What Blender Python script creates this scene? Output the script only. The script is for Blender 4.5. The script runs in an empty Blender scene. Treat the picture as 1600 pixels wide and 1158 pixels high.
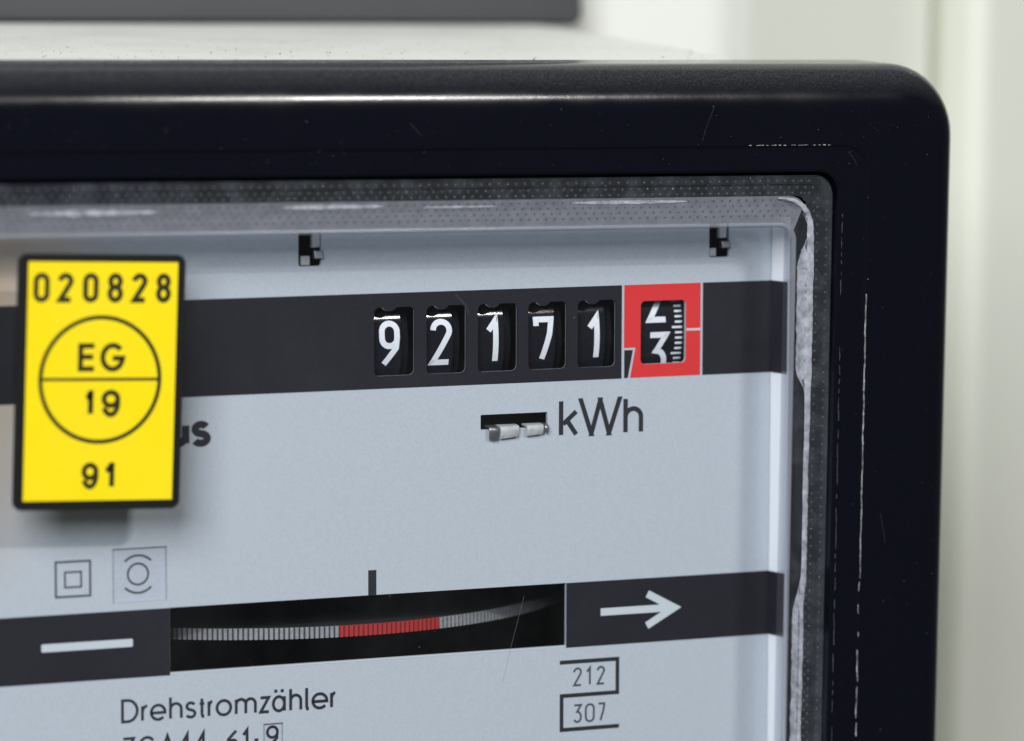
import bpy, math, random
from mathutils import Vector, Matrix
from mathutils.geometry import tessellate_polygon
random.seed(7)
sc = bpy.context.scene
col = sc.collection
MM = 0.001                       # everything below is written in millimetres
R_ = math.radians

# ------------------------------------------------------------------ camera
YAW, PITCH, ROLL = R_(22.17), R_(6.06), R_(0.741)
fw = Vector((math.sin(YAW)*math.cos(PITCH), math.cos(YAW)*math.cos(PITCH), -math.sin(PITCH)))
rt = fw.cross(Vector((0, 0, 1))).normalized()
up = rt.cross(fw)
rt2 = rt*math.cos(ROLL) + up*math.sin(ROLL)
up2 = -rt*math.sin(ROLL) + up*math.cos(ROLL)
cam_d = bpy.data.cameras.new('camera')
cam = bpy.data.objects.new('camera', cam_d)
col.objects.link(cam)
M = Matrix((( rt2.x, up2.x, -fw.x, 0), (rt2.y, up2.y, -fw.y, 0), (rt2.z, up2.z, -fw.z, 0), (0, 0, 0, 1)))
M.translation = Vector((-195.16, -478.85, 54.93))*MM
cam.matrix_world = M
cam_d.sensor_fit = 'HORIZONTAL'
cam_d.sensor_width = 36
cam_d.lens = 146.25
cam_d.clip_start = 0.02
cam_d.clip_end = 50
cam_d.dof.use_dof = True
cam_d.dof.focus_distance = 0.530
cam_d.dof.aperture_fstop = 12.5
sc.camera = cam

# ------------------------------------------------------------------ light
world = bpy.data.worlds.new('World')
sc.world = world
world.use_nodes = True
bg = world.node_tree.nodes['Background']
bg.inputs[0].default_value = (0.90, 0.96, 1.0, 1)
bg.inputs[1].default_value = 0.095


def area(name, loc, target, sx, sy, power, colr):
    d = bpy.data.lights.new(name, 'AREA')
    d.shape = 'RECTANGLE'
    d.size, d.size_y = sx, sy
    d.energy = power
    d.color = colr
    o = bpy.data.objects.new(name, d)
    col.objects.link(o)
    loc, target = Vector(loc)*MM, Vector(target)*MM
    o.location = loc
    o.rotation_euler = (target - loc).to_track_quat('-Z', 'Y').to_euler()
    return o


area('ceiling_lamp', (405, -1000, 650), (0, 0, 0), 0.13, 0.035, 6.3, (1.0, 0.98, 0.95))
area('room_lamp', (-540, -780, 470), (0, 0, 0), 0.50, 0.50, 13.1, (0.96, 0.98, 1.0))

vs = sc.view_settings
vs.view_transform = 'Standard'
vs.look = 'None'
vs.exposure = 0
vs.gamma = 1
sc.render.engine = 'CYCLES'
sc.cycles.use_denoising = True
sc.cycles.max_bounces = 10
sc.cycles.transparent_max_bounces = 16
sc.cycles.caustics_reflective = False
sc.cycles.caustics_refractive = False

# ------------------------------------------------------------------ materials
def srgb(r, g, b):
    f = lambda c: (c/255/12.92 if c/255 <= 0.04045 else ((c/255+0.055)/1.055)**2.4)
    return (f(r), f(g), f(b), 1)


class Mat:
    def __init__(s, name, color, rough=0.5, metal=0.0, spec=0.5):
        s.m = bpy.data.materials.new(name)
        s.m.use_nodes = True
        s.nt = s.m.node_tree
        s.b = s.nt.nodes['Principled BSDF']
        s.b.inputs['Base Color'].default_value = color
        s.b.inputs['Roughness'].default_value = rough
        s.b.inputs['Metallic'].default_value = metal
        s.b.inputs['Specular IOR Level'].default_value = spec
        s.color = color
        s._co = None
        s.last = None

    def n(s, t, **kw):
        nd = s.nt.nodes.new(t)
        for k, v in kw.items():
            setattr(nd, k, v)
        return nd

    def l(s, a, b):
        s.nt.links.new(a, b)

    def co(s):
        if s._co is None:
            s._co = s.n('ShaderNodeTexCoord').outputs['Object']
        return s._co

    def noise(s, scale, detail=3, stretch=None, rough=0.5):
        t = s.n('ShaderNodeTexNoise')
        t.inputs['Scale'].default_value = scale
        t.inputs['Detail'].default_value = detail
        t.inputs['Roughness'].default_value = rough
        src = s.co()
        if stretch:
            mp = s.n('ShaderNodeMapping')
            mp.inputs['Scale'].default_value = stretch
            s.l(src, mp.inputs['Vector'])
            src = mp.outputs[0]
        s.l(src, t.inputs['Vector'])
        return t.outputs['Fac']

    def ramp(s, fac, lo, hi, a=0.0, b=1.0):
        r = s.n('ShaderNodeMapRange')
        r.inputs['From Min'].default_value = lo
        r.inputs['From Max'].default_value = hi
        r.inputs['To Min'].default_value = a
        r.inputs['To Max'].default_value = b
        s.l(fac, r.inputs['Value'])
        return r.outputs['Result']

    def mixcol(s, fac, c2):
        """mix c2 over whatever currently feeds Base Color"""
        mx = s.n('ShaderNodeMix', data_type='RGBA')
        if s.last is None:
            mx.inputs['A'].default_value = s.color
        else:
            s.l(s.last, mx.inputs['A'])
        mx.inputs['B'].default_value = c2
        s.l(fac, mx.inputs['Factor'])
        s.last = mx.outputs['Result']
        s.l(s.last, s.b.inputs['Base Color'])
        return s

    def bump(s, h, dist, strength=1.0):
        b = s.n('ShaderNodeBump')
        b.inputs['Strength'].default_value = strength
        b.inputs['Distance'].default_value = dist
        s.l(h, b.inputs['Height'])
        s.l(b.outputs[0], s.b.inputs['Normal'])
        return s

    def rough(s, fac):
        s.l(fac, s.b.inputs['Roughness'])
        return s

    def math(s, op, a, b):
        nd = s.n('ShaderNodeMath', operation=op)
        for i, v in enumerate((a, b)):
            if isinstance(v, (int, float)):
                nd.inputs[i].default_value = v
            else:
                s.l(v, nd.inputs[i])
        return nd.outputs[0]


MT = {}

# black cover plastic: smooth, dusty where it faces up, faint scuffs
m = Mat('black_plastic', (0.0030, 0.0034, 0.0070, 1), 0.2, spec=0.22)
geo = m.n('ShaderNodeNewGeometry')
sep = m.n('ShaderNodeSeparateXYZ')
m.l(geo.outputs['Normal'], sep.inputs[0])
upw = m.ramp(sep.outputs['Z'], 0.30, 1.0)
dust = m.ramp(m.noise(4200, 4, rough=0.75), 0.45, 0.75)
dm = m.math('MULTIPLY', upw, m.math('ADD', m.math('MULTIPLY', dust, 0.24), 0.075))
m.mixcol(dm, (0.36, 0.365, 0.37, 1))
film = m.ramp(m.noise(900, 6, rough=0.75), 0.60, 0.80, 0.0, 0.012)
m.mixcol(film, (0.25, 0.26, 0.28, 1))
m.rough(m.ramp(m.noise(140, 4), 0.3, 0.7, 0.13, 0.20))
m.bump(m.noise(1400, 2), 0.00002, 0.25)
MT['black'] = m.m

m = Mat('cream_housing', (0.95, 0.955, 0.905, 1), 0.6)
m.mixcol(m.ramp(m.noise(700, 5, rough=0.75), 0.50, 0.78, 0, 0.25), (0.42, 0.39, 0.33, 1))
m.mixcol(m.ramp(m.noise(60, 3), 0.45, 0.8, 0, 0.25), (0.48, 0.44, 0.35, 1))
MT['cream'] = m.m

m = Mat('cream_wall_paint', (0.735, 0.75, 0.665, 1), 0.5)
m.mixcol(m.ramp(m.noise(9, 4), 0.4, 0.75, 0, 0.25), (0.64, 0.67, 0.59, 1))
m.bump(m.noise(600, 3), 0.0001, 0.2)
MT['wall'] = m.m
m = Mat('lit_wall_paint', (0.82, 0.83, 0.78, 1), 0.5)  # the panel's brighter light, put into the wall colour as a whiter tone
m.mixcol(m.ramp(m.noise(9, 4), 0.4, 0.75, 0, 0.25), (0.76, 0.77, 0.71, 1))
MT['wall_lit'] = m.m
m = Mat('dark_grey_plastic', (0.05, 0.053, 0.056, 1), 0.55)
m.mixcol(m.ramp(m.noise(90, 4), 0.4, 0.7, 0, 0.3), (0.07, 0.069, 0.068, 1))
MT['darkgrey'] = m.m

# lacquered pale plate with fine grain and a tan patch round the sticker
m = Mat('plate_lacquer', (0.455, 0.505, 0.57, 1), 0.42, spec=0.35)
m.mixcol(m.ramp(m.noise(3200, 2, rough=0.7), 0.30, 0.70, 0, 0.50), (0.365, 0.40, 0.445, 1))
m.mixcol(m.ramp(m.noise(22, 3), 0.4, 0.75, 0, 0.22), (0.43, 0.475, 0.525, 1))
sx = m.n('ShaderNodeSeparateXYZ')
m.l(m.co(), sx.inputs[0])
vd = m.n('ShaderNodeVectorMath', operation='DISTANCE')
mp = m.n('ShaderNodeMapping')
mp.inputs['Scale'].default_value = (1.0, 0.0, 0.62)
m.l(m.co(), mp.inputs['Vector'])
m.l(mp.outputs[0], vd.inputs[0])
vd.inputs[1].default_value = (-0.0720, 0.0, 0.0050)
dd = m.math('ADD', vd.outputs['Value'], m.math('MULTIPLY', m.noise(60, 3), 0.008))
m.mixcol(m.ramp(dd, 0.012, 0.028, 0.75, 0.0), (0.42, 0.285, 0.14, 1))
m.bump(m.noise(2600, 2), 0.00001, 0.25)
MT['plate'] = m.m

def printmat(name, c, rough=0.45, c2=None, amt=0.5):
    mm = Mat(name, c, rough, spec=0.35)
    if c2:
        mm.mixcol(mm.ramp(mm.noise(2400, 3, rough=0.7), 0.42, 0.72, 0, amt), c2)
    MT[name] = mm.m
    return mm


printmat('black_print', (0.008, 0.009, 0.015, 1), 0.5, (0.016, 0.0175, 0.025, 1))
printmat('red_print', (0.66, 0.032, 0.034, 1), 0.42, (0.55, 0.04, 0.045, 1))
printmat('pale_print', (0.50, 0.56, 0.60, 1), 0.5)
printmat('text_print', (0.018, 0.019, 0.026, 1), 0.5)
printmat('grey_print', (0.055, 0.062, 0.080, 1), 0.5)
printmat('numeral_white', (0.66, 0.70, 0.76, 1), 0.45, (0.54, 0.58, 0.64, 1))
m = printmat('wheel_black', (0.009, 0.010, 0.014, 1), 0.07, (0.02, 0.021, 0.026, 1), 0.35)
m.b.inputs['Specular IOR Level'].default_value = 0.16
printmat('fold_white', (0.86, 0.90, 0.96, 1), 0.3)
printmat('pocket_grey', (0.42, 0.46, 0.53, 1), 0.38, (0.34, 0.38, 0.44, 1))
printmat('interior_black', (0.006, 0.006, 0.008, 1), 0.6)
printmat('disc_grey', (0.27, 0.28, 0.30, 1), 0.4, (0.12, 0.125, 0.14, 1), 0.6)
printmat('disc_gap', (0.06, 0.063, 0.07, 1), 0.5)
printmat('disc_red', (0.36, 0.03, 0.03, 1), 0.45, (0.32, 0.03, 0.03, 1))
printmat('disc_red_gap', (0.24, 0.02, 0.022, 1), 0.5)
printmat('disc_top', (0.035, 0.036, 0.040, 1), 0.35)
m = Mat('bright_metal', (0.30, 0.31, 0.33, 1), 0.42, metal=0.9)
m.bump(m.noise(900, 3), 0.00006, 0.5)
MT['metal'] = m.m
m = Mat('zinc_white', (0.45, 0.47, 0.49, 1), 0.45, spec=0.3)
m.mixcol(m.ramp(m.noise(1500, 4), 0.45, 0.7, 0, 0.6), (0.30, 0.32, 0.34, 1))
MT['zinc'] = m.m
m = Mat('sticker_yellow', (0.84, 0.66, 0.004, 1), 0.42, spec=0.35)
m.mixcol(m.ramp(m.noise(45, 4), 0.4, 0.8, 0, 0.25), (0.80, 0.60, 0.005, 1))
m.mixcol(m.ramp(m.noise(1300, 5, rough=0.75), 0.62, 0.80, 0, 0.35), (0.62, 0.44, 0.02, 1))
m.rough(m.ramp(m.noise(70, 4), 0.35, 0.7, 0.32, 0.55))
m.bump(m.noise(120, 3), 0.0001, 0.25)
MT['yellow'] = m.m
printmat('sticker_black', (0.0065, 0.0065, 0.0075, 1), 0.42)
printmat('sticker_ink', (0.020, 0.018, 0.006, 1), 0.5)
m = Mat('worn_plastic', (0.46, 0.49, 0.50, 1), 0.5)
m.mixcol(m.ramp(m.noise(700, 4), 0.4, 0.65), (0.13, 0.14, 0.15, 1))
MT['worn'] = m.m
printmat('scratch_grey', (0.11, 0.115, 0.125, 1), 0.6)
printmat('scratch_dim', (0.045, 0.05, 0.058, 1), 0.6)
printmat('dust_speck', (0.50, 0.47, 0.42, 1), 0.9)
printmat('dark_speck', (0.045, 0.038, 0.03, 1), 0.9)


def clear(name, tint, dif, dif_amt, rough, gloss=1.0, frost=None, frost_amt=0.0, scale=500, lo=0.45, hi=0.65):
    """moulded clear plastic: light passes straight, Fresnel sheen, a share of haze scattered in it"""
    mat = bpy.data.materials.new(name)
    mat.use_nodes = True
    nt = mat.node_tree
    nt.nodes.clear()
    out = nt.nodes.new('ShaderNodeOutputMaterial')
    tr = nt.nodes.new('ShaderNodeBsdfTransparent')
    tr.inputs[0].default_value = tint
    df = nt.nodes.new('ShaderNodeBsdfDiffuse')
    df.inputs[0].default_value = dif
    gl = nt.nodes.new('ShaderNodeBsdfGlossy')
    gl.inputs['Roughness'].default_value = rough
    ge = nt.nodes.new('ShaderNodeNewGeometry')
    dp = nt.nodes.new('ShaderNodeVectorMath')
    dp.operation = 'DOT_PRODUCT'
    nt.links.new(ge.outputs['Incoming'], dp.inputs[0])
    nt.links.new(ge.outputs['Normal'], dp.inputs[1])
    prev = dp.outputs['Value']
    for op, k, first in (('ABSOLUTE', 0, False), ('SUBTRACT', 1.0, True), ('POWER', 5.0, False), ('MULTIPLY', 0.96, False), ('ADD', 0.04, False)):
        fr = nt.nodes.new('ShaderNodeMath')
        fr.operation = op
        fr.inputs[0 if first else 1].default_value = k
        nt.links.new(prev, fr.inputs[1 if first else 0])
        prev = fr.outputs[0]
    m1 = nt.nodes.new('ShaderNodeMixShader')
    m1.inputs[0].default_value = dif_amt
    nt.links.new(tr.outputs[0], m1.inputs[1])
    nt.links.new(df.outputs[0], m1.inputs[2])
    m2 = nt.nodes.new('ShaderNodeMixShader')
    mu = nt.nodes.new('ShaderNodeMath')
    mu.operation = 'MULTIPLY'
    mu.inputs[1].default_value = gloss
    nt.links.new(fr.outputs[0], mu.inputs[0])
    nt.links.new(mu.outputs[0], m2.inputs[0])
    nt.links.new(m1.outputs[0], m2.inputs[1])
    nt.links.new(gl.outputs[0], m2.inputs[2])
    if frost is not None:
        tc = nt.nodes.new('ShaderNodeTexCoord')
        nz = nt.nodes.new('ShaderNodeTexNoise')
        nz.inputs['Scale'].default_value = scale
        nz.inputs['Detail'].default_value = 5
        nz.inputs['Roughness'].default_value = 0.7
        nt.links.new(tc.outputs['Object'], nz.inputs['Vector'])
        rp = nt.nodes.new('ShaderNodeMapRange')
        rp.inputs['From Min'].default_value = lo
        rp.inputs['From Max'].default_value = hi
        rp.inputs['To Min'].default_value = dif_amt
        rp.inputs['To Max'].default_value = frost_amt
        nt.links.new(nz.outputs['Fac'], rp.inputs['Value'])
        nt.links.new(rp.outputs[0], m1.inputs[0])
        bp = nt.nodes.new('ShaderNodeBump')
        bp.inputs['Strength'].default_value = 0.5
        bp.inputs['Distance'].default_value = 0.00008
        nt.links.new(nz.outputs['Fac'], bp.inputs['Height'])
        nt.links.new(bp.outputs[0], gl.inputs['Normal'])
        nt.links.new(bp.outputs[0], df.inputs['Normal'])
    nt.links.new(m2.outputs[0], out.inputs[0])
    MT[name] = mat
    return mat


clear('pane_clear', (0.985, 0.99, 0.995, 1), (0.5, 0.52, 0.56, 1), 0.003, 0.02, 1.0, True, 0.016, 45, 0.45, 0.75)
clear('rim_clear', (0.55, 0.58, 0.63, 1), (0.15, 0.165, 0.19, 1), 0.12, 0.14, 1.0, True, 0.34, 260, 0.45, 0.75)
clear('rim_frost', (0.6, 0.62, 0.66, 1), (0.28, 0.29, 0.33, 1), 0.62, 0.2, 1.2, True, 0.85, 700, 0.40, 0.7)
clear('rim_side', (0.8, 0.82, 0.86, 1), (0.34, 0.36, 0.41, 1), 0.14, 0.05, 1.2)
clear('bead_light', (0.75, 0.77, 0.82, 1), (0.36, 0.38, 0.43, 1), 0.42, 0.06, 1.2)
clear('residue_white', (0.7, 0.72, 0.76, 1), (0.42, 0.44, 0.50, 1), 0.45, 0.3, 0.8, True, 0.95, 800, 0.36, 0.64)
clear('highlight_white', (0.8, 0.82, 0.86, 1), (0.62, 0.65, 0.72, 1), 0.35, 0.3, 0.8, True, 0.9, 700, 0.36, 0.60)
clear('dimple_clear', (0.7, 0.72, 0.76, 1), (0.20, 0.215, 0.245, 1), 0.22, 0.12, 0.7)

# ------------------------------------------------------------------ mesh helpers
METER_BASE = Vector((-26, 60, -98))


def empty(name, loc):
    o = bpy.data.objects.new(name, None)
    o.empty_display_size = 0.02
    o.location = Vector(loc)*MM
    col.objects.link(o)
    return o


def link(name, me, mats, parent=None, smooth=False):
    o = bpy.data.objects.new(name, me)
    col.objects.link(o)
    for mt in (mats if isinstance(mats, (list, tuple)) else [mats]):
        me.materials.append(MT[mt])
    if smooth:
        for p in me.polygons:
            p.use_smooth = True
    if parent is not None:
        o.parent = parent
        if parent.type == 'EMPTY':
            o.matrix_parent_inverse = Matrix.Translation(-parent.location)
    return o


def build(name, verts, faces, mats, parent=None, smooth=False, idx=None):
    me = bpy.data.meshes.new(name)
    me.from_pydata([tuple(c*MM for c in v) for v in verts], [], faces)
    if idx:
        for p, i in zip(me.polygons, idx):
            p.material_index = i
    me.update()
    return link(name, me, mats, parent, smooth)


def autosmooth(o, ang=40):
    for p in o.data.polygons:
        p.use_smooth = True
    bpy.context.view_layer.objects.active = o
    try:
        o.data.set_sharp_from_angle(angle=R_(ang))
    except Exception:
        pass


def ring(L, R, B, T, r, Y, n=8):
    """rounded rectangle facing the camera at depth Y"""
    pts = []
    for cx, cz, a0 in ((R-r, T-r, 0), (L+r, T-r, 90), (L+r, B+r, 180), (R-r, B+r, 270)):
        for k in range(n+1):
            a = R_(a0 + 90*k/n)
            pts.append((cx + r*math.cos(a), Y, cz + r*math.sin(a)))
    return pts


def loft(name, rings, mats, parent=None, cap_first=False, cap_last=False, ang=35, smooth=True):
    n = len(rings[0])
    v = [p for rg in rings for p in rg]
    f = []
    for k in range(len(rings)-1):
        for i in range(n):
            j = (i+1) % n
            f.append((k*n+i, k*n+j, (k+1)*n+j, (k+1)*n+i))
    if cap_first:
        f.append(tuple(range(n)))
    if cap_last:
        f.append(tuple(range((len(rings)-1)*n, len(rings)*n))[::-1])
    o = build(name, v, f, mats, parent)
    if smooth:
        autosmooth(o, ang)
    return o


PLATE_Y = 10.5
ROT = R_(0.617)
PO = (4.279, -1.205)


def PW(u, v, d=0.0):
    """faceplate coordinates (right, up, towards camera) -> world millimetres"""
    return (PO[0] + u*math.cos(ROT) - v*math.sin(ROT), PLATE_Y - d, PO[1] + u*math.sin(ROT) + v*math.cos(ROT))


def sheet(name, loops, d0, d1, mats, parent, xf=PW, two=None):
    """flat piece with holes between depths d0 (back) and d1 (front); d0 None = a printed film"""
    tris = tessellate_polygon([[Vector((x, y, 0)) for x, y in lp] for lp in loops])
    pts = [p for lp in loops for p in lp]
    v = [xf(x, y, d1) for x, y in pts]
    f = [tuple(t) for t in tris]
    if d0 is not None:
        n = len(pts)
        v += [xf(x, y, d0) for x, y in pts]
        f += [tuple(i+n for i in t[::-1]) for t in tris]
        s = 0
        for lp in loops:
            k = len(lp)
            for i in range(k):
                j = (i+1) % k
                f.append((s+i, s+j, n+s+j, n+s+i))
            s += k
    return build(name, v, f, mats, parent)


def rect(x0, x1, y0, y1, r=0.0, n=5):
    if r <= 0:
        return [(x1, y1), (x0, y1), (x0, y0), (x1, y0)]
    out = []
    for cx, cy, a0 in ((x1-r, y1-r, 0), (x0+r, y1-r, 90), (x0+r, y0+r, 180), (x1-r, y0+r, 270)):
        for k in range(n+1):
            a = R_(a0+90*k/n)
            out.append((cx+r*math.cos(a), cy+r*math.sin(a)))
    return out


def arc(cx, cy, rx, ry, a0, a1, n=18):
    return [(cx+rx*math.cos(R_(a0+(a1-a0)*k/n)), cy+ry*math.sin(R_(a0+(a1-a0)*k/n))) for k in range(n+1)]


def ribbon(pts, sw, closed=False):
    """a stroke of width sw along pts -> (left points, right points)"""
    q = [pts[0]]
    for p in pts[1:]:
        if math.hypot(p[0]-q[-1][0], p[1]-q[-1][1]) > 1e-4:
            q.append(p)
    if closed and math.hypot(q[0][0]-q[-1][0], q[0][1]-q[-1][1]) < 1e-4:
        q.pop()
    n = len(q)
    Lp, Rp = [], []
    for i in range(n):
        def nd(a, b):
            dx, dy = b[0]-a[0], b[1]-a[1]
            l = math.hypot(dx, dy)
            return (-dy/l, dx/l)
        if closed or 0 < i < n-1:
            n1, n2 = nd(q[i-1], q[i]), nd(q[i], q[(i+1) % n])
            mx, my = n1[0]+n2[0], n1[1]+n2[1]
            k = 2/max(mx*mx+my*my, 0.28)
            nx, ny = mx*k/1, my*k/1
            nx, ny = mx*k, my*k
        else:
            nx, ny = nd(q[0], q[1]) if i == 0 else nd(q[-2], q[-1])
        h = sw/2
        Lp.append((q[i][0]+nx*h, q[i][1]+ny*h))
        Rp.append((q[i][0]-nx*h, q[i][1]-ny*h))
    return Lp, Rp


def dense(pts, step):
    out = [pts[0]]
    for a, b in zip(pts, pts[1:]):
        l = math.hypot(b[0]-a[0], b[1]-a[1])
        k = max(1, int(math.ceil(l/step)))
        for i in range(1, k+1):
            out.append((a[0]+(b[0]-a[0])*i/k, a[1]+(b[1]-a[1])*i/k))
    return out


# ---- stroke lettering: every glyph is drawn in its own box (w, h = centre-line size)
def g_0(w, h): r = w/2; return [(arc(r, h-r, r, r, 0, 180)+arc(r, r, r, r, 180, 360), True)]
def g_1(w, h): return [([(0, h*0.76), (w, h*1.0), (w, 0)], False)]
def g_2(w, h): r = w/2; return [(arc(r, h-r, r, r, 178, -28)+[(0, 0), (w, 0)], False)]
def g_3(w, h):
    r = w/2; cy = h*0.30
    return [([(0, h), (w, h), (w*0.42, h*0.60)]+arc(r*0.95, cy, r*1.05, h*0.30, 72, -150, 18), False)]
def g_7(w, h): return [([(0, h*0.84), (0, h), (w, h), (w*0.86, h*0.62), (w*0.42, 0)], False)]
def g_7b(w, h): return [([(0, h), (w, h), (w*0.86, h*0.62), (w*0.35, 0)], False)]
def g_8(w, h):
    r = w/2; a = h*0.235; b = h*0.265
    return [(arc(r, h-a, r*0.92, a, 0, 360, 28), True), (arc(r, b, r, b, 0, 360, 28), True)]
def g_9(w, h):
    r = w/2; hh = h*0.55
    return [(arc(r, h-r, r, r, 0, 180)+arc(r, h-hh+r, r, r, 180, 360), True), ([(w*0.985, h-hh+r*0.86), (w*0.93, h*0.40), (w*0.16, 0)], False)]
def g_6(w, h): return [([(w-x, h-y) for x, y in p], c) for p, c in g_9(w, h)]
def g_4(w, h): return [([(w*0.72, 0), (w*0.72, h), (0, h*0.28), (w, h*0.28)], False)]
def g_D(w, h): r = h/2; k = w*0.34; return [([(0, 0), (k, 0)]+arc(k, r, w-k, r, -90, 90)+[(0, h)], True)]
def g_r(w, h): return [([(0, 0), (0, h)], False), (arc(w*0.95, h*0.55, w*0.95, h*0.45, 180, 92, 10), False)]
def g_e(w, h): r = w/2; return [([(0.02*w, h*0.47), (w, h*0.47)]+arc(r, h/2, r, h/2, -2, 318, 30), False)]
def g_h(w, h): x = h*0.70; r = w/2; return [([(0, 0), (0, h)], False), ([(w, 0), (w, x-r)]+arc(r, x-r, r, r, 0, 172, 14), False)]
def g_s(w, h): r = w/2; return [(arc(r, h*0.76, r*0.92, h*0.24, 25, 245, 16)+arc(r, h*0.25, r, h*0.25, 75, -155, 18), False)]
def g_t(w, h): return [([(w*0.5, h), (w*0.5, h*0.14), (w*0.66, 0), (w, 0.0)], False), ([(0, h*0.72), (w, h*0.72)], False)]
def g_o(w, h): return [(arc(w/2, h/2, w/2, h/2, 0, 360, 32), True)]
def g_m(w, h):
    r = w/4
    return [([(0, 0), (0, h)], False), ([(w/2, 0), (w/2, h-r)]+arc(r, h-r, r, r, 0, 170, 10), False), ([(w, 0), (w, h-r)]+arc(3*r, h-r, r, r, 0, 170, 10), False)]
def g_z(w, h): return [([(0, h), (w, h), (0, 0), (w, 0)], False)]
def g_a(w, h): return [(arc(w/2, h/2, w/2, h/2, 0, 360, 30), True), ([(w, 0), (w, h)], False)]
def g_l(w, h): return [([(0, h), (0, h*0.12), (w*0.35, 0), (w, 0)], False)]
def g_k(w, h): return [([(0, 0), (0, h)], False), ([(w, h*0.68), (w*0.14, h*0.32)], False), ([(w*0.36, h*0.45), (w, 0)], False)]
def g_W(w, h): return [([(0, h), (w*0.27, 0)], 'cut'), ([(w*0.27, 0), (w*0.5, h)], 'cut'), ([(w*0.5, h), (w*0.73, 0)], 'cut'), ([(w*0.73, 0), (w, h)], 'cut')]
def g_u(w, h): r = w/2; return [([(0, h), (0, r)]+arc(r, r, r, r, 180, 360, 14), False), ([(w, 0), (w, h)], False)]
def g_E(w, h): return [([(w, 0), (0, 0), (0, h), (w, h)], False), ([(0, h*0.52), (w*0.92, h*0.52)], False)]
def g_1s(w, h): return [([(0, h*0.74), (w*0.35, h*0.78), (w*0.85, h), (w, h), (w, 0)], False)]
def g_9h(w, h): r = w/2; hh = h*0.60; return [(arc(r, h-hh/2, r, hh/2, 0, 360, 30), True), (arc(r, h*0.5, r, h*0.5, 0, -158, 22), False), ([(w, h-hh/2), (w, h*0.48)], False)]
def g_G(w, h): return [(arc(w/2, h/2, w/2, h/2, 40, 340, 26)+[(w, h*0.46), (w*0.5, h*0.46)], False)]
def g_A(w, h): return [([(0, 0), (w/2, h), (w, 0)], False), ([(w*0.15, h*0.28), (w*0.85, h*0.28)], False)]
def g_dash(w, h): return [([(0, h/2), (w, h/2)], False)]
G = {'0': g_0, '1': g_1, '2': g_2, '3': g_3, '7': g_7, '8': g_8, '9': g_9, '6': g_6, '4': g_4, 'D': g_D, 'r': g_r, 'e': g_e, 'h': g_h,
     's': g_s, 't': g_t, 'o': g_o, 'm': g_m, 'z': g_z, 'a': g_a, 'l': g_l, 'k': g_k, 'W': g_W, 'G': g_G, 'A': g_A, '-': g_dash, '7b': g_7b, 'u': g_u, 'E': g_E, '1s': g_1s, '9h': g_9h}


def strokes_mesh(name, items, mat, parent, xf, d=0.03, step=None):
    """items: (points, closed, width) in sheet coordinates; each stroke lies a hair above the last"""
    v, f = [], []
    for pts, closed, sw in items:
        if closed == 'cut':      # a slanting stroke cut off level at both ends
            (xa, ya), (xb, yb) = pts
            hx = sw/2*math.hypot(xb-xa, yb-ya)/abs(yb-ya)
            if ya > yb:
                (xa, ya), (xb, yb) = (xb, yb), (xa, ya)
            kx = (xb-xa)/(yb-ya)*sw/2
            b = len(v)
            v += [xf(xa-kx-hx, ya-sw/2, d), xf(xa-kx+hx, ya-sw/2, d), xf(xb+kx+hx, yb+sw/2, d), xf(xb+kx-hx, yb+sw/2, d)]
            f.append((b, b+1, b+2, b+3))
            d += 0.004
            continue
        p = dense(pts + ([pts[0]] if closed else []), step) if step else list(pts)
        Lp, Rp = ribbon(p, sw, closed)
        b, n = len(v), len(Lp)
        v += [xf(x, y, d) for x, y in Lp] + [xf(x, y, d) for x, y in Rp]
        for i in range(n if closed else n-1):
            j = (i+1) % n
            f.append((b+i, b+j, b+n+j, b+n+i))
        d += 0.004
    return build(name, v, f, mat, parent)


def glyphs(seq):
    """seq: (char, x0, x1, y0, y1, stroke width) boxes of the inked glyph -> stroke items"""
    out = []
    for c, x0, x1, y0, y1, sw in seq:
        w, h = x1-x0-sw, y1-y0-sw
        for pts, closed in G[c](w, h):
            out.append(([(x0+sw/2+x, y0+sw/2+y) for x, y in pts], closed, sw))
    return out


def text_fit(name, body, box, mat, parent, xf, d=0.03, bold=0.0):
    """type set in the built-in face, fitted to box (x0, x1, y0, y1)"""
    cu = bpy.data.curves.new(name, 'FONT')
    cu.body = body
    cu.offset = bold
    cu.resolution_u = 6
    ob = bpy.data.objects.new(name, cu)
    col.objects.link(ob)
    dg = bpy.context.evaluated_depsgraph_get()
    me = bpy.data.meshes.new_from_object(ob.evaluated_get(dg))
    bpy.data.objects.remove(ob)
    bpy.data.curves.remove(cu)
    xs = [p.co.x for p in me.vertices]
    ys = [p.co.y for p in me.vertices]
    ax, ay = (box[1]-box[0])/(max(xs)-min(xs)), (box[3]-box[2])/(max(ys)-min(ys))
    x0, y0 = min(xs), min(ys)
    for p in me.vertices:
        p.co = Vector(xf(box[0]+(p.co.x-x0)*ax, box[2]+(p.co.y-y0)*ay, d))*MM
    me.name = name
    me.materials.clear()
    return link(name, me, mat, parent)


def solid(name, boxes, mat, parent, bev=0.12):
    """boxes: (x0,x1,y0,y1,z0,z1[,shear]) with chamfered front edges, one mesh"""
    v, f = [], []
    for x0, x1, y0, y1, z0, z1 in boxes:
        b = len(v)
        e = min(bev, (x1-x0)*0.3, (z1-z0)*0.3, (y1-y0)*0.5)
        for ex, y in ((0, y1), (0, y0+e), (e, y0)):
            v += [(x0+ex, y, z0+ex), (x1-ex, y, z0+ex), (x1-ex, y, z1-ex), (x0+ex, y, z1-ex)]
        for k in (0, 4):
            for i in range(4):
                j = (i+1) % 4
                f.append((b+k+i, b+k+j, b+k+4+j, b+k+4+i))
        f += [(b+8, b+9, b+10, b+11), (b+3, b+2, b+1, b+0)]
    return build(name, v, f, mat, parent)


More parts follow.
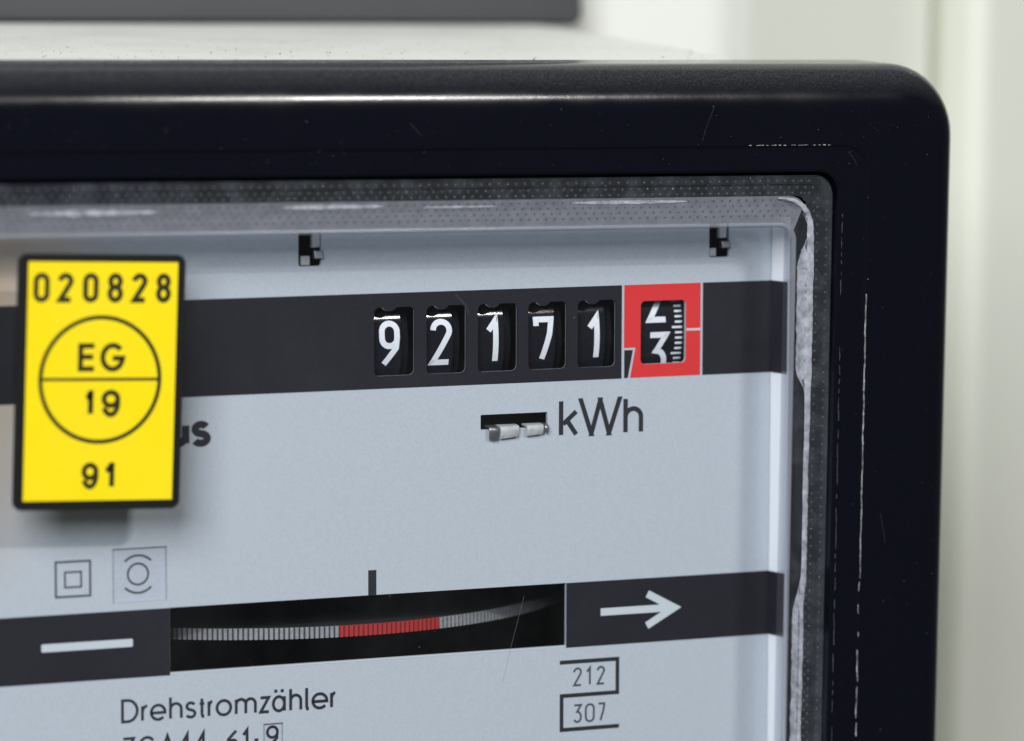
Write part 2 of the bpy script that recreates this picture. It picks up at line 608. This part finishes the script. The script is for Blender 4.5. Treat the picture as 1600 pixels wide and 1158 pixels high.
def tag(o, label=None, cat=None, group=None, kind=None):
    for k, val in (('label', label), ('category', cat), ('group', group), ('kind', kind)):
        if val:
            o[k] = val
    return o


# ------------------------------------------------------------------ setting: the folded sheet wall behind
prof = [(-260, 104), (74, 104), (79, 104.8), (83, 108), (106, 109.5), (110, 112), (117, 113), (119.3, 121), (121.6, 121), (123.4, 112), (125, 110.6), (127.5, 110.6), (131, 112.4), (260, 113)]
zs = [-260, -180, -100, -40, 0, 30, 60, 120, 200, 300]
v = [(x, y, z) for z in zs for x, y in prof]
n = len(prof)
f, idx = [], []
for k in range(len(zs)-1):
    for i in range(n-1):
        f.append((k*n+i, k*n+i+1, (k+1)*n+i+1, (k+1)*n+i))
        idx.append(1 if i < 3 else 0)
wall = build('wall', v, f, ['wall', 'wall_lit'], None, idx=idx)
autosmooth(wall, 50)
tag(wall, 'cream painted wall panel with upright folds behind the meter', 'wall', kind='structure')

# dark grey box on the wall above the meter
wb = empty('wall_box', (-50, 104, 42))
tag(wb, 'dark grey plastic box on the wall above the meter', 'box')
def slant(L, R, B, T, r, Y):
    return [(x - min(z-B, 20)*0.30 if x > 0 else x, y, z) for x, y, z in ring(L, R, B, T, r, Y)]
loft('box_body', [slant(-150, 50.0, 41.0, 170, 3, 103.8), slant(-150, 50.0, 41.0, 170, 3, 99)], 'darkgrey', wb, cap_last=True)
loft('lid', [slant(-150.6, 50.6, 40.6, 170.6, 3.2, 98.98), slant(-150.6, 50.6, 40.6, 170.6, 3.2, 96.2), slant(-149.8, 49.8, 41.4, 169.8, 2.6, 95.4)], 'darkgrey', wb, cap_first=True, cap_last=True)

# ------------------------------------------------------------------ the meter
meter = empty('electricity_meter', tuple(METER_BASE))
tag(meter, 'black framed electricity meter with pale faceplate and mechanical kilowatt hour counter', 'electricity meter')
LW, BW = -97.0, -82.0            # left and lower edge of the window, outside the picture


def fr(R, T, r, Y):              # a ring of the frame family, kept parallel on the unseen sides
    return ring(LW-(R-44.6), R, BW-(R-44.6), T, r, Y, 10)


loft('housing', [ring(-92.6, 42.8, -81.6, 21.8, 1, 15.25, 8), ring(-97, 43.6, -90, 37.9, 5, 15.25, 8), ring(-98, 44.4, -92, 39.0, 5, 40, 8), ring(-99, 46, -94, 40.8, 5, 92, 8), ring(-98, 45, -93, 39.8, 5, 93.2, 8)],
     'cream', meter, cap_last=True)
fillet = []
for k in range(15):              # quarter-round outer edge, from the side to the face
    a = R_(90*(1-k/14))
    fillet.append(fr(58.4+4.6*math.sin(a), 31.9+6.3*math.sin(a), 5.0+4.0*math.sin(a), 5.2*(1-math.cos(a))))
frame = loft('cover_frame', [fr(56, 32, 6, 15.2), fr(62.8, 38.0, 8.8, 15.2), fr(63.1, 38.3, 9.1, 14.4)] + fillet +
             [fr(49.25, 27.9, 3.4, 0.0), fr(48.9, 27.55, 3.2, 0.28), fr(45.4, 24.75, 3.0, 0.30), fr(45.1, 24.45, 2.8, 0.55), fr(45.1, 24.45, 2.8, 12), fr(40.9, 19.0, 1.5, 12.2)], 'black', meter, ang=28)

# worn edges of the frame: broken pale scuffs where the inner step has rubbed
def scuff(name, pts, w, keep, seed, mat='worn'):
    rnd = random.Random(seed)
    v, f = [], []
    for a, b in zip(pts, pts[1:]):
        if rnd.random() > keep:
            continue
        h0, h1 = w*rnd.uniform(.25, 1), w*rnd.uniform(.25, 1)
        dx, dz = b[0]-a[0], b[2]-a[2]
        l = math.hypot(dx, dz)
        nx, nz = -dz/l, dx/l
        k = len(v)
        v += [(a[0]+nx*h0, a[1], a[2]+nz*h0), (b[0]+nx*h1, b[1], b[2]+nz*h1), (b[0]-nx*h1, b[1], b[2]-nz*h1), (a[0]-nx*h0, a[1], a[2]-nz*h0)]
        f.append((k, k+1, k+2, k+3))
    return build(name, v, f, mat, frame)
wob = lambda z, s: 0.05*math.sin(z*0.9+s)+0.04*math.sin(z*2.3+2*s)
scuff('scuff', [(49.22+wob(z, 1)*0.6, -0.02, z) for z in [8.6-0.7*i for i in range(54)]], 0.085, 0.99, 3)
scuff('scuff', [(49.12+wob(z, 2), -0.02, z) for z in [-29-0.6*i for i in range(36)]], 0.08, 0.72, 4)
scuff('scuff', [(x, -0.02, 27.92+0.02*math.sin(x*3)) for x in [30+0.35*i for i in range(40)]], 0.055, 0.55, 5)
scuff('scuff', [(45.75+wob(z, 3)*.6, 0.27, z) for z in [3-0.6*i for i in range(90)]], 0.035, 0.75, 6, 'scratch_grey')
scuff('scuff', [(45.7+wob(z, 3)*.6, 0.27, z) for z in [19-0.5*i for i in range(22)]], 0.035, 0.6, 8, 'scratch_grey')

# ---- clear moulded window
flange = loft('window_rim', [fr(44.6, 24.0, 2.7, 8), fr(44.6, 24.0, 2.7, 0.9), fr(44.35, 23.75, 2.5, 0.55), fr(42.9, 22.9, 2.0, 0.5), fr(42.75, 22.8, 2.0, 0.62), fr(40.85, 21.4, 1.8, 0.62)], 'rim_clear', meter, ang=25)
loft('rim_slope', [fr(40.85, 21.38, 2.6, 0.64), fr(40.72, 20.6, 2.6, 1.0), fr(40.45, 19.0, 2.6, 1.75), fr(40.2, 17.85, 2.4, 2.25)], ['rim_frost', 'rim_clear'], flange, ang=30)
rs = flange.children[0].data
nr = 44
for p in rs.polygons:            # the right-hand stretch of the slope is clear, the rest frosted
    if p.index % nr in (nr-1, 0, 1, 2, 3):
        p.material_index = 1
loft('inner_bead', [fr(40.2, 17.85, 2.4, 2.25), fr(39.95, 17.62, 2.2, 1.95), fr(39.65, 17.42, 2.0, 1.98), fr(39.45, 17.25, 1.9, 2.42)], 'bead_light', flange, ang=60)
loft('side_wall', [fr(40.2, 17.95, 2.4, 2.5), fr(40.6, 18.6, 2.2, 6.8)], 'rim_side', flange)
pane_b = fr(39.45, 17.25, 1.9, 2.45)
build('pane', pane_b, [tuple(range(len(pane_b)))], 'pane_clear', flange)

# hairline scratches on the pane
for pts in ([(3.0, -29), (2.2, -32), (1.0, -36.5), (0.2, -40)], [(-6.8, 9.6), (-5.4, 8.1), (-4.9, 6.9)]):
    strokes_mesh('scratch', [(dense(pts, .6), False, 0.035)], 'scratch_grey', flange, lambda x, z, d: (x, 2.42-d, z), 0.01)
for pts in ([(27.2, 33), (26.0, 30), (25.6, 28.6)], [(46.4, 27.0), (47.4, 25.8), (47.6, 25.2)], [(-14, 31), (-12.5, 29.5)], [(52, -20), (52.8, -24)]):
    strokes_mesh('scratch', [(dense(pts, .6), False, 0.03)], 'scratch_dim', frame, lambda x, z, d: (x, (0.28 if x < 48.9 and z < 27.5 else 0.0)-d, z), 0.015)

# dimples moulded into the rim: rows of small domes, too fine to count
dv, df_ = [], []
def dome(x, y, z, r, hgt):
    b = len(dv)
    for k in range(6):
        a = k*math.pi/3
        dv.append((x+r*math.cos(a), y, z+r*math.sin(a)))
    for k in range(6):
        a = k*math.pi/3
        dv.append((x+.55*r*math.cos(a), y-hgt*.75, z+.55*r*math.sin(a)))
    dv.append((x, y-hgt, z))
    for k in range(6):
        j = (k+1) % 6
        df_.append((b+k, b+j, b+6+j, b+6+k))
        df_.append((b+6+k, b+6+j, b+12))
for row, (z, y) in enumerate(((23.3, .53), (22.45, .60), (21.75, .60), (20.9, .85), (20.2, 1.2), (19.5, 1.52), (18.8, 1.83))):
    for i in range(95):
        dome(-68+1.16*i+(0.58 if row % 2 else 0)+random.uniform(-.05, .05), y, z, 0.19, 0.07)
for row, (x, y) in enumerate(((43.6, .50), (42.3, .60), (41.75, .60))):
    for i in range(62):
        dome(x, y, 20.5-1.16*i+(0.58 if row % 2 else 0)+random.uniform(-.05, .05), 0.19, 0.07)
dim = build('dimple_texture', dv, df_, 'dimple_clear', flange, smooth=True)
dim['kind'] = 'stuff'

# whitish residue along the right-hand inside of the rim
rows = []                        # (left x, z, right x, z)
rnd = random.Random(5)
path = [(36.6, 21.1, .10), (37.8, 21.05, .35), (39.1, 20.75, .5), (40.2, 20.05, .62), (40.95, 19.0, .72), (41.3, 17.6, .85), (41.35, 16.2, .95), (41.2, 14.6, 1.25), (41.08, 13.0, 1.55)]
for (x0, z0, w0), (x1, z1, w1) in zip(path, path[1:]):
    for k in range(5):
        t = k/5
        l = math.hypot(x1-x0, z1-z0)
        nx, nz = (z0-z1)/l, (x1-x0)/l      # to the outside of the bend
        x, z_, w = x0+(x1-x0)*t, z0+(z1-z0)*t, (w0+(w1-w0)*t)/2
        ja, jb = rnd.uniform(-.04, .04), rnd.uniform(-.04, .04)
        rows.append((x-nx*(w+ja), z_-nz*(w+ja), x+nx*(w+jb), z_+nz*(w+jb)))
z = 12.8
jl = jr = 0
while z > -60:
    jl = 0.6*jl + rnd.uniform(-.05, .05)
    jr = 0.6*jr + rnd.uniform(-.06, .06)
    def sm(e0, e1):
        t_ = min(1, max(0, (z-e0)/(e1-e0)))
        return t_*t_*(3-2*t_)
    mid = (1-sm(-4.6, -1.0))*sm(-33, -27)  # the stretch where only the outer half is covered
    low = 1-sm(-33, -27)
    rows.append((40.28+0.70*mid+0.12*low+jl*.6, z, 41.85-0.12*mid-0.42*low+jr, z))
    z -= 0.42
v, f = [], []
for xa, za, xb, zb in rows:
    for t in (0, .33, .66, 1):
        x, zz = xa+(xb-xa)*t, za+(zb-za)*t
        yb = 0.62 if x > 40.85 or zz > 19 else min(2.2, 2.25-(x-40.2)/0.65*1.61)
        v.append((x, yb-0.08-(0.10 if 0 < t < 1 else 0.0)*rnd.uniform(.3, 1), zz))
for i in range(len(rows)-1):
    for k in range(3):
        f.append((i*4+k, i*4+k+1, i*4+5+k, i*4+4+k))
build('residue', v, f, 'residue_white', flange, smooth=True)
# streaky highlights along the top of the rim, painted as milky strips
for (xa, xb, zc, hh) in ((-30.5, -17.0, 20.75, .62), (8, 24, 20.85, .5), (-62, -46, 20.4, .75), (-12, -2, 20.55, .25)):
    v, f = [], []
    n_ = 26
    for i in range(n_+1):
        t = i/n_
        x = xa+(xb-xa)*t
        w_ = hh*(math.sin(math.pi*t)**.5)*rnd.uniform(.6, 1.1)+.03
        for s in (-1, 0, 1):
            zz = zc+s*w_/2
            v.append((x, 1.0-(zz-20.6)*-0.44*-1-0.10 if zz > 20.6 else 1.0+(20.6-zz)*.47-0.10, zz))
    for i in range(n_):
        for k in range(2):
            f.append((i*3+k, i*3+k+1, i*3+4+k, i*3+3+k))
    build('highlight_streak', v, f, 'highlight_white', flange, smooth=True)

# ---- faceplate with its cut-outs
WINS = [(-18.8, -13.33), (-11.73, -6.33), (-4.74, 0.69), (2.2, 7.52), (9.05, 14.4)]
WB, WT = 0.0, 8.7


def winloop(x0, x1):
    lp = rect(x0, x1, WB, WT, 0.7)
    k = 6                        # after the first corner comes the top edge, running left
    cx = x0+2.05
    notch = [(cx+1.15*math.cos(R_(a)), WT+0.62-1.15*math.sin(R_(a))) for a in (33, 52, 71, 90, 109, 128, 147)]
    return lp[:k]+notch+lp[k:]


PR = 36.55                       # right edge of the plate
plate_holes = [winloop(a-.03, b+.03) for a, b in WINS]
plate_holes.append(rect(17.88, 24.28, 0.15, 8.36, 0.6))
SLOT = rect(-45.88, 7.6, -36.1, -27.86)
plate_holes.append(SLOT)
plate_holes.append(rect(-4.34, 4.9, -7.42, -5.5, 0.15))
plate_holes.append(rect(-28.85, -25.85, 14.2, 18.4, 0.3))
plate_holes.append(rect(27.55, 30.4, 13.75, 18.4, 0.3))
plate_holes.append(rect(-53.24, -46.2, -26.9, -20.1, 0.1))
plate_holes.append(rect(-33.66, -31.04, -48.6, -43.4, 0.08))
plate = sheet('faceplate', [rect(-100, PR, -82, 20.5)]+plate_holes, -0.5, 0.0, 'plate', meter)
# edge of the plate folded towards the window on the right
sheet('fold', [rect(0, 3.1, -82, 19.0)], -0.25, 0.0, 'fold_white', plate, xf=lambda a, b, d: (lambda p: (p[0]+0.02-d+a*0.28, p[1]-a-0.01, p[2]))(PW(PR, b, 0)))
FOLD = lambda a, b, d: (lambda p: (p[0]+0.02-d+a*0.28, p[1]-a-0.01, p[2]))(PW(PR, b, 0))
sheet('printed_band', [rect(0, 3.1, -1.58, 10.5)], None, 0.06, 'black_print', plate, xf=FOLD)
sheet('printed_band', [rect(0, 3.1, -36.35, -27.9)], None, 0.06, 'black_print', plate, xf=FOLD)

# printed bands
sheet('printed_band', [rect(-100, 15.22, -1.6, 10.5)]+[winloop(*w) for w in WINS], -0.32, 0.03, 'black_print', plate)
sheet('printed_band', [rect(26.68, PR-.05, -1.58, 10.5)], None, 0.03, 'black_print', plate)
sheet('printed_band', [rect(-100, -45.9, -36.38, -27.88)], None, 0.03, 'black_print', plate)
sheet('printed_band', [rect(7.62, PR-.05, -36.36, -27.88)], None, 0.03, 'black_print', plate)
# red surround of the last wheel, the printed decimal comma cut out of it
sheet('red_surround', [[(26.38, 10.5), (15.54, 10.5), (15.54, 2.36), (17.16, 2.36), (16.42, -1.56), (26.38, -1.56)], rect(17.88, 24.28, 0.15, 8.36, 0.6)], None, 0.03, 'red_print', plate)
sheet('decimal_comma', [[(16.80, 2.06), (15.58, 2.06), (15.58, -1.56), (16.10, -1.56)]], None, 0.03, 'black_print', plate)
sheet('reading_mark', [rect(24.34, 26.38, 4.30, 4.60)], None, 0.05, 'pale_print', plate)
# symbols
sheet('pointer_mark', [rect(-19.62, -18.52, -27.88, -24.66)], None, 0.03, 'text_print', plate)
sheet('dash_mark', [rect(-62.42, -50.7, -32.45, -31.45, 0.18)], None, 0.05, 'pale_print', plate)
strokes_mesh('arrow_mark', [([(12.46, -31.97), (22.3, -31.97)], False, 0.98), ([(19.05, -29.95), (22.9, -32.0), (19.0, -34.15)], False, 0.98)], 'pale_print', plate, PW, 0.05)
sq = lambda x0, x1, y0, y1, t: [rect(x0, x1, y0, y1), rect(x0+t, x1-t, y0+t, y1-t)]
sheet('insulation_symbol', sq(-60.63, -55.98, -25.83, -21.22, 0.27), None, 0.03, 'grey_print', plate)
sheet('insulation_symbol', sq(-59.45, -57.15, -24.66, -22.54, 0.24), None, 0.03, 'grey_print', plate)
strokes_mesh('register_frame', [([(6.75, -38.26), (14.88, -38.26), (14.88, -42.66), (7.02, -42.66), (7.02, -47.12), (15.15, -47.12)], False, 0.52)], 'text_print', plate, PW)
# writing
sw = 0.36
dl = [('D', -52.28, -50.01, 1), ('r', -49.7, -48.66, 0), ('e', -48.56, -46.41, 0), ('h', -46.06, -44.29, 1), ('s', -43.97, -42.51, 0), ('t', -42.25, -41.30, 2), ('r', -41.04, -40.2, 0),
      ('o', -39.99, -37.82, 0), ('m', -37.46, -34.57, 0), ('z', -34.23, -32.8, 0), ('a', -32.55, -30.72, 0), ('h', -30.25, -28.54, 1), ('l', -28.12, -27.47, 1), ('e', -27.3, -25.05, 0), ('r', -24.79, -23.89, 0)]
it = glyphs([(c, a, b, -42.03, (-39.85, -39.0, -39.42)[k], sw) for c, a, b, k in dl])
for cx in (-32.05, -31.2):
    it.append(([(cx, -39.48), (cx, -39.10)], False, 0.38))
strokes_mesh('lettering', it, 'text_print', plate, PW)
tb, th = -46.75, -43.82
strokes_mesh('lettering', glyphs([('z', -52.2, -50.5, tb, th, sw), ('G', -50.13, -47.74, tb, th, sw), ('A', -47.4, -45.2, tb, th, sw), ('4', -45.0, -43.1, tb, th, sw), ('4', -42.9, -41.0, tb, th, sw),
                                   ('6', -38.6, -36.9, tb, th, sw), ('1', -36.52, -35.68, tb, th, sw), ('-', -35.05, -34.2, -45.55, -45.15, 0.34)]), 'text_print', plate, PW)
strokes_mesh('lettering', glyphs([('k', 6.47, 9.2, -8.88, -3.9, 0.62), ('W', 9.25, 15.25, -8.9, -3.92, 0.62), ('h', 15.5, 18.3, -8.9, -3.95, 0.62)]), 'text_print', plate, PW)
strokes_mesh('lettering', glyphs([('2', 8.64, 9.86, -41.5, -39.03, .27), ('1', 10.42, 11.12, -41.5, -39.03, .27), ('2', 11.95, 13.12, -41.5, -39.03, .27)]), 'grey_print', plate, PW)
strokes_mesh('lettering', glyphs([('3', 8.66, 9.88, -46.35, -43.86, .27), ('0', 10.3, 11.7, -46.35, -43.86, .27), ('7b', 12.09, 13.18, -46.35, -43.86, .27)]), 'grey_print', plate, PW)
strokes_mesh('lettering', glyphs([('u', -46.3, -43.2, -7.85, -4.66, .95), ('s', -43.0, -40.42, -7.88, -4.62, .92)]), 'text_print', plate, PW)
# sunk pocket with the approval symbol, and the sunk figure of the type line
pk = sheet('sunk_panel', [rect(-53.22, -46.22, -26.88, -20.12)], -0.75, -0.40, 'pocket_grey', plate)
cx, cy = -49.85, -23.45
sym = [(arc(cx, cy, 1.32, 1.32, 0, 360, 32), True, .26), (arc(cx, cy, 2.35, 2.35, 44, 136, 16), False, .27), (arc(cx, cy, 2.35, 2.35, 224, 316, 16), False, .27)]
strokes_mesh('approval_symbol', sym, 'grey_print', plate, PW, -0.37)
sheet('sunk_panel', [rect(-33.64, -31.06, -48.58, -43.42)], -0.75, -0.40, 'pocket_grey', plate)
strokes_mesh('lettering', glyphs([('9', -33.2, -31.5, -46.6, -43.75, .36)]), 'text_print', plate, PW, -0.37)

# ---- number wheels
WR = 10.0
WCV = 3.95                       # height of the wheel axle on the plate
WY = -1.0                        # wheel front, behind the plate's face


def wheel_xf(u, s, d):           # s runs along the circumference
    a = (s-WCV)/WR
    rr = WR+d
    return PW(u, WCV+rr*math.sin(a), WY-WR+rr*math.cos(a))


def number_wheel(x0, x1, items, label):
    v, f = [], []
    n_ = 60
    prof_ = [(x0, WR-0.9), (x0, WR-0.06), (x0+0.06, WR), (x1-0.06, WR), (x1, WR-0.06), (x1, WR-0.9), (x1+1.2, WR-0.9), (x1+1.2, WR-2.4)]
    for k in range(n_+1):
        a = R_(-80+160*k/n_)
        for u, rr in prof_:
            v.append(PW(u, WCV+rr*math.sin(a), WY-WR+rr*math.cos(a)))
    q = len(prof_)
    for k in range(n_):
        for i in range(q-1):
            f.append((k*q+i, k*q+i+1, (k+1)*q+i+1, (k+1)*q+i))
    w = build('number_wheel', v, f, 'wheel_black', meter)
    autosmooth(w, 30)
    w['label'] = label
    strokes_mesh('numeral', items, 'numeral_white', w, wheel_xf, 0.03, 0.35)
    return w


sv = 0.75
number_wheel(-19.6, -14.7, glyphs([('9', -17.73, -14.95, .95, 6.9, sv)]), 'counter wheel showing 9')
number_wheel(-12.65, -7.7, glyphs([('2', -10.8, -7.85, .92, 6.9, sv)]), 'counter wheel showing 2')
number_wheel(-5.7, -0.7, glyphs([('1', -3.24, -1.5, .8, 6.78, sv)]), 'third counter wheel, showing 1')
number_wheel(1.35, 6.4, glyphs([('7', 3.34, 6.2, .82, 6.72, sv)]), 'counter wheel showing 7')
number_wheel(8.3, 13.4, glyphs([('1', 10.78, 12.55, .75, 6.68, sv)]), 'fifth counter wheel, showing 1')
red_items = glyphs([('2', 19.3, 22.3, 5.38, 11.3, sv), ('3', 19.32, 22.28, -1.9, 4.15, sv)])
for k in range(-9, 9):
    s = 4.72+0.69*k
    red_items.append(([(22.75 if k % 5 == 0 else 23.2, s), (24.2, s)], False, 0.27))
number_wheel(17.5, 24.75, red_items, 'last counter wheel between 2 and 3, with a tick scale')

# black liner put in behind the plate to make the inside dark
loft('dark_liner', [ring(-92, 42.6, -81, 21.5, 1, 13.0, 1), ring(-92, 42.6, -81, 21.5, 1, 75, 1)], 'interior_black', meter, cap_last=True, smooth=False)

sheet('slot_highlight', [rect(-45.86, 7.58, -36.24, -36.06)], -0.5, 0.04, 'pale_print', plate)  # pale strip: light caught on the slot's lower edge, put in as colour

# ---- rotor disc seen edge-on through the slot
DR, DU, DVT, DVB = 45.0, -20.0, -31.95, -33.40
DY = -2.1


def disc_xf(a, rr, v_):          # a = angle from the front, + to the right
    return PW(DU+rr*math.sin(a), v_, DY-DR+rr*math.cos(a))


rotor = None
NT = 436
v, f, idx = [], [], []
for k in range(-120, 120):
    a0, a1 = 2*math.pi*k/NT, 2*math.pi*(k+1)/NT
    am = a0+(a1-a0)*0.62
    red = -3.05 <= DR*math.sin(a0)+0.0 <= 11.25
    for (p, q_, rr, mi) in ((a0, am, DR, 2 if red else 0), (am, a1, DR-0.22, 3 if red else 1)):
        b = len(v)
        v += [disc_xf(p, rr, DVB), disc_xf(q_, rr, DVB), disc_xf(q_, rr, DVT), disc_xf(p, rr, DVT), disc_xf(p, rr-.3, DVB), disc_xf(q_, rr-.3, DVB), disc_xf(q_, rr-.3, DVT), disc_xf(p, rr-.3, DVT)]
        for q4 in ((0, 1, 2, 3), (3, 2, 6, 7), (0, 3, 7, 4), (2, 1, 5, 6)):
            f.append(tuple(b+i for i in q4))
            idx.append(mi)
lv = [disc_xf(R_(-100+4*k), DR-.3, DVT-.12) for k in range(51)]+[disc_xf(R_(-100+4*k), DR-.3, DVB+.12) for k in range(51)]
rotor = build('rotor_disc', lv, [tuple(range(51)), tuple(range(51, 102))[::-1]]+[(k, k+1, 52+k, 51+k) for k in range(50)], 'disc_top', meter)
tr_ = build('tooth_rim', v, f, ['disc_grey', 'disc_gap', 'disc_red', 'disc_red_gap'], rotor, idx=idx)
tr_['kind'] = 'stuff'
tr_['label'] = 'toothed disc rim with a red marked stretch'

# ---- bent metal tabs that hold the plate
def tab(x0, x1, v0, v1, d0, d1, mat='metal', tilt=0.0, name='retaining_tab'):
    """small sheet-metal lug in plate coordinates, its lower edge bent forward by tilt"""
    vv = []
    for d, e in ((d0, 0), (d1-.08, 0), (d1, .10)):
        for (x, y) in ((x0+e, v0+e), (x1-e, v0+e), (x1-e, v1-e), (x0+e, v1-e)):
            vv.append(PW(x, y, d + (tilt if y < (v0+v1)/2 else 0)))
    ff = []
    for k in (0, 4):
        for i in range(4):
            j = (i+1) % 4
            ff.append((k+i, k+j, k+4+j, k+4+i))
    ff += [(8, 9, 10, 11), (3, 2, 1, 0)]
    return build(name, vv, ff, mat, meter)


tab(-26.95, -25.95, 16.5, 18.5, -0.9, -0.1, 'zinc')
tab(-26.85, -25.75, 15.15, 16.15, -0.5, 0.35, 'metal', .25)
tab(-28.35, -27.2, 14.3, 15.45, -0.9, -0.3, 'zinc')
tab(29.1, 30.1, 16.2, 18.3, -0.9, -0.1, 'zinc')
tab(29.2, 30.3, 14.95, 15.85, -0.5, 0.35, 'metal', .25)
tab(27.75, 28.7, 13.85, 14.9, -0.9, -0.3, 'zinc')


def lug(u0, u1, skew, drop, mat):
    """strip bent out of the slot and folded down over its lower edge"""
    prof_ = [(-0.9, -6.95), (-0.1, -6.98), (0.45, -7.02), (0.75, -7.16), (0.86, -7.42), (0.80, -7.75), (0.66, -drop+0.14), (0.55, -drop)]
    vv, ff = [], []
    for k, (d_, v_) in enumerate(prof_):
        t = k/(len(prof_)-1)
        e = 0.10*t
        for (u_, sk) in ((u0+e, -skew), (u0+e+0.18, -skew*.8), ((u0+u1)/2, 0), (u1-e-0.18, skew*.8), (u1-e, skew)):
            vv.append(PW(u_, v_+sk*t, d_-(0.10 if u_ in (u0+e, u1-e) else 0.0)))
    n_ = len(prof_)
    base = len(vv)
    for k, (d_, v_) in enumerate(prof_):             # inner face, a sheet thickness behind
        t = k/(n_-1)
        e = 0.10*t
        for (u_, sk) in ((u0+e, -skew), (u1-e, skew)):
            vv.append(PW(u_, v_+sk*t-(0.22 if k < 4 else 0.0), d_-0.26))
    for k in range(n_-1):
        for i in range(4):
            ff.append((k*5+i, k*5+i+1, k*5+6+i, k*5+5+i))
        ff.append((base+2*k, base+2*k+1, base+2*k+3, base+2*k+2))
        ff.append((k*5, k*5+5, base+2*k+2, base+2*k))
        ff.append((k*5+4, k*5+9, base+2*k+3, base+2*k+1))
    l5 = (n_-1)*5
    ff.append((l5, l5+1, l5+2, l5+3, l5+4, base+2*n_-1, base+2*n_-2))
    o = build('retaining_tab', vv, ff, mat, meter)
    autosmooth(o, 50)
    return o


lug(-1.9, 0.75, 0.10, 8.55, 'zinc')
lug(-3.45, -2.05, -0.12, 8.75, 'metal')
lug(1.75, 4.15, 0.08, 8.35, 'zinc')
lug(4.2, 4.85, -0.10, 8.15, 'metal')

# ------------------------------------------------------------------ yellow inspection sticker on the pane
SC = (-53.3, -0.15)
SA = R_(-1.4)


def SW(x, y, d):
    return (SC[0]+x*math.cos(SA)-y*math.sin(SA), 2.40-d, SC[1]+x*math.sin(SA)+y*math.cos(SA))


stk = empty('inspection_sticker', SW(0.36, -15.3, 0.0))
tag(stk, 'yellow and black inspection sticker reading 020828 EG 19 91 on the meter window', 'sticker')
sheet('border', [rect(-10.08, 10.80, -15.44, 15.52, 1.1, 8), rect(-8.88, 9.88, -14.34, 14.64)], 0.0, 0.50, 'sticker_black', stk, xf=SW)
sheet('yellow_panel', [rect(-8.87, 9.87, -14.33, 14.63)], 0.02, 0.42, 'yellow', stk, xf=SW)
db = [(-8.17, -6.15), (-5.16, -3.21), (-2.03, -0.07), (1.03, 3.0), (4.1, 6.05), (7.13, 9.03)]
strokes_mesh('lettering', glyphs([(c, a, b, 9.7, 13.28, .64) for c, (a, b) in zip('020828', db)]), 'sticker_ink', stk, SW, .45)
strokes_mesh('circle', [(arc(.42, .37, 7.45, 7.55, 0, 360, 72), True, .52)], 'sticker_ink', stk, SW, .45)
sheet('dividing_line', [rect(-6.95, 7.8, .22, .58)], None, .455, 'sticker_ink', stk, xf=SW)
strokes_mesh('lettering', glyphs([('E', -2.42, -.08, 1.36, 4.78, .63), ('G', .35, 3.48, 1.32, 4.84, .63)]), 'sticker_ink', stk, SW, .45)
strokes_mesh('lettering', glyphs([('1s', -1.55, -.37, -4.1, -.92, .66), ('9h', .63, 3.01, -4.2, -.86, .64)]), 'sticker_ink', stk, SW, .45)
strokes_mesh('lettering', glyphs([('9h', -1.63, .5, -12.96, -9.7, .62), ('1s', 1.11, 2.5, -12.96, -9.72, .64)]), 'sticker_ink', stk, SW, .45)

# ------------------------------------------------------------------ dust lying on the meter
dv, df_, di = [], [], []
rnd = random.Random(11)


def speck(x, y, z, s, mi=0):
    b = len(dv)
    for k in range(3):
        a = rnd.uniform(0, 6.28)
        dv.append((x+s*math.cos(a+k*2.1), y+rnd.uniform(-.2, .2)*s, z+s*math.sin(a+k*2.1)))
    dv.append((x, y-s*.5, z+s*.35))
    df_.extend([(b, b+1, b+3), (b+1, b+2, b+3), (b+2, b, b+3)])
    di.extend([mi]*3)


def bevel(t):                    # along the top of the frame, t = 0 front edge .. 1 back edge
    pts = [(36.0, 1.3), (37.25, 2.6), (37.98, 4.2), (38.22, 6.0), (38.3, 13.0)]
    k = min(3, int(t*4))
    q = t*4-k
    return pts[k][0]+(pts[k+1][0]-pts[k][0])*q, pts[k][1]+(pts[k+1][1]-pts[k][1])*q


for i in range(2600):
    t = rnd.random()**0.7
    z, y = bevel(t)
    x = rnd.uniform(-70, 58) if rnd.random() < .5 else 58-abs(rnd.gauss(0, 38))
    speck(x, y-.01, z+.01, abs(rnd.gauss(0, .035))+.015)
for i in range(170):             # front of the frame
    x, z = rnd.uniform(-66, 60), rnd.uniform(25, 33)
    speck(x, -.02, z, abs(rnd.gauss(0, .025))+.012)
for i in range(160):
    speck(rnd.uniform(45.8, 60), -.02 if False else -.03, rnd.uniform(-55, 33), abs(rnd.gauss(0, .02))+.01)
for i in range(650):             # on the pane
    speck(rnd.uniform(-41, 39), 2.42, rnd.uniform(-55, 17), abs(rnd.gauss(0, .022))+.010, 1 if rnd.random() < .45 else 0)
for i in range(160):             # on the rim
    speck(rnd.uniform(-40, 43), .45, rnd.uniform(21.5, 23.9), abs(rnd.gauss(0, .03))+.012)
for i in range(380):             # on the cream top
    y = rnd.uniform(15, 60)
    speck(rnd.uniform(-60, 43), y, 38.12+(y-14.6)*.0354+.01, abs(rnd.gauss(0, .06))+.03, 1)
for x, y, s in ((-24, 17, .35), (11, 17, .3), (33.0, 14.6, .22), (5, 30, .3)):
    speck(x, y, 38.05+(y-14.6)*.0354, s*.45, 1)
du = build('dust', dv, df_, ['dust_speck', 'dark_speck'], None, idx=di)
tag(du, 'fine dust grains lying on the frame and window of the meter', 'dust', kind='stuff')
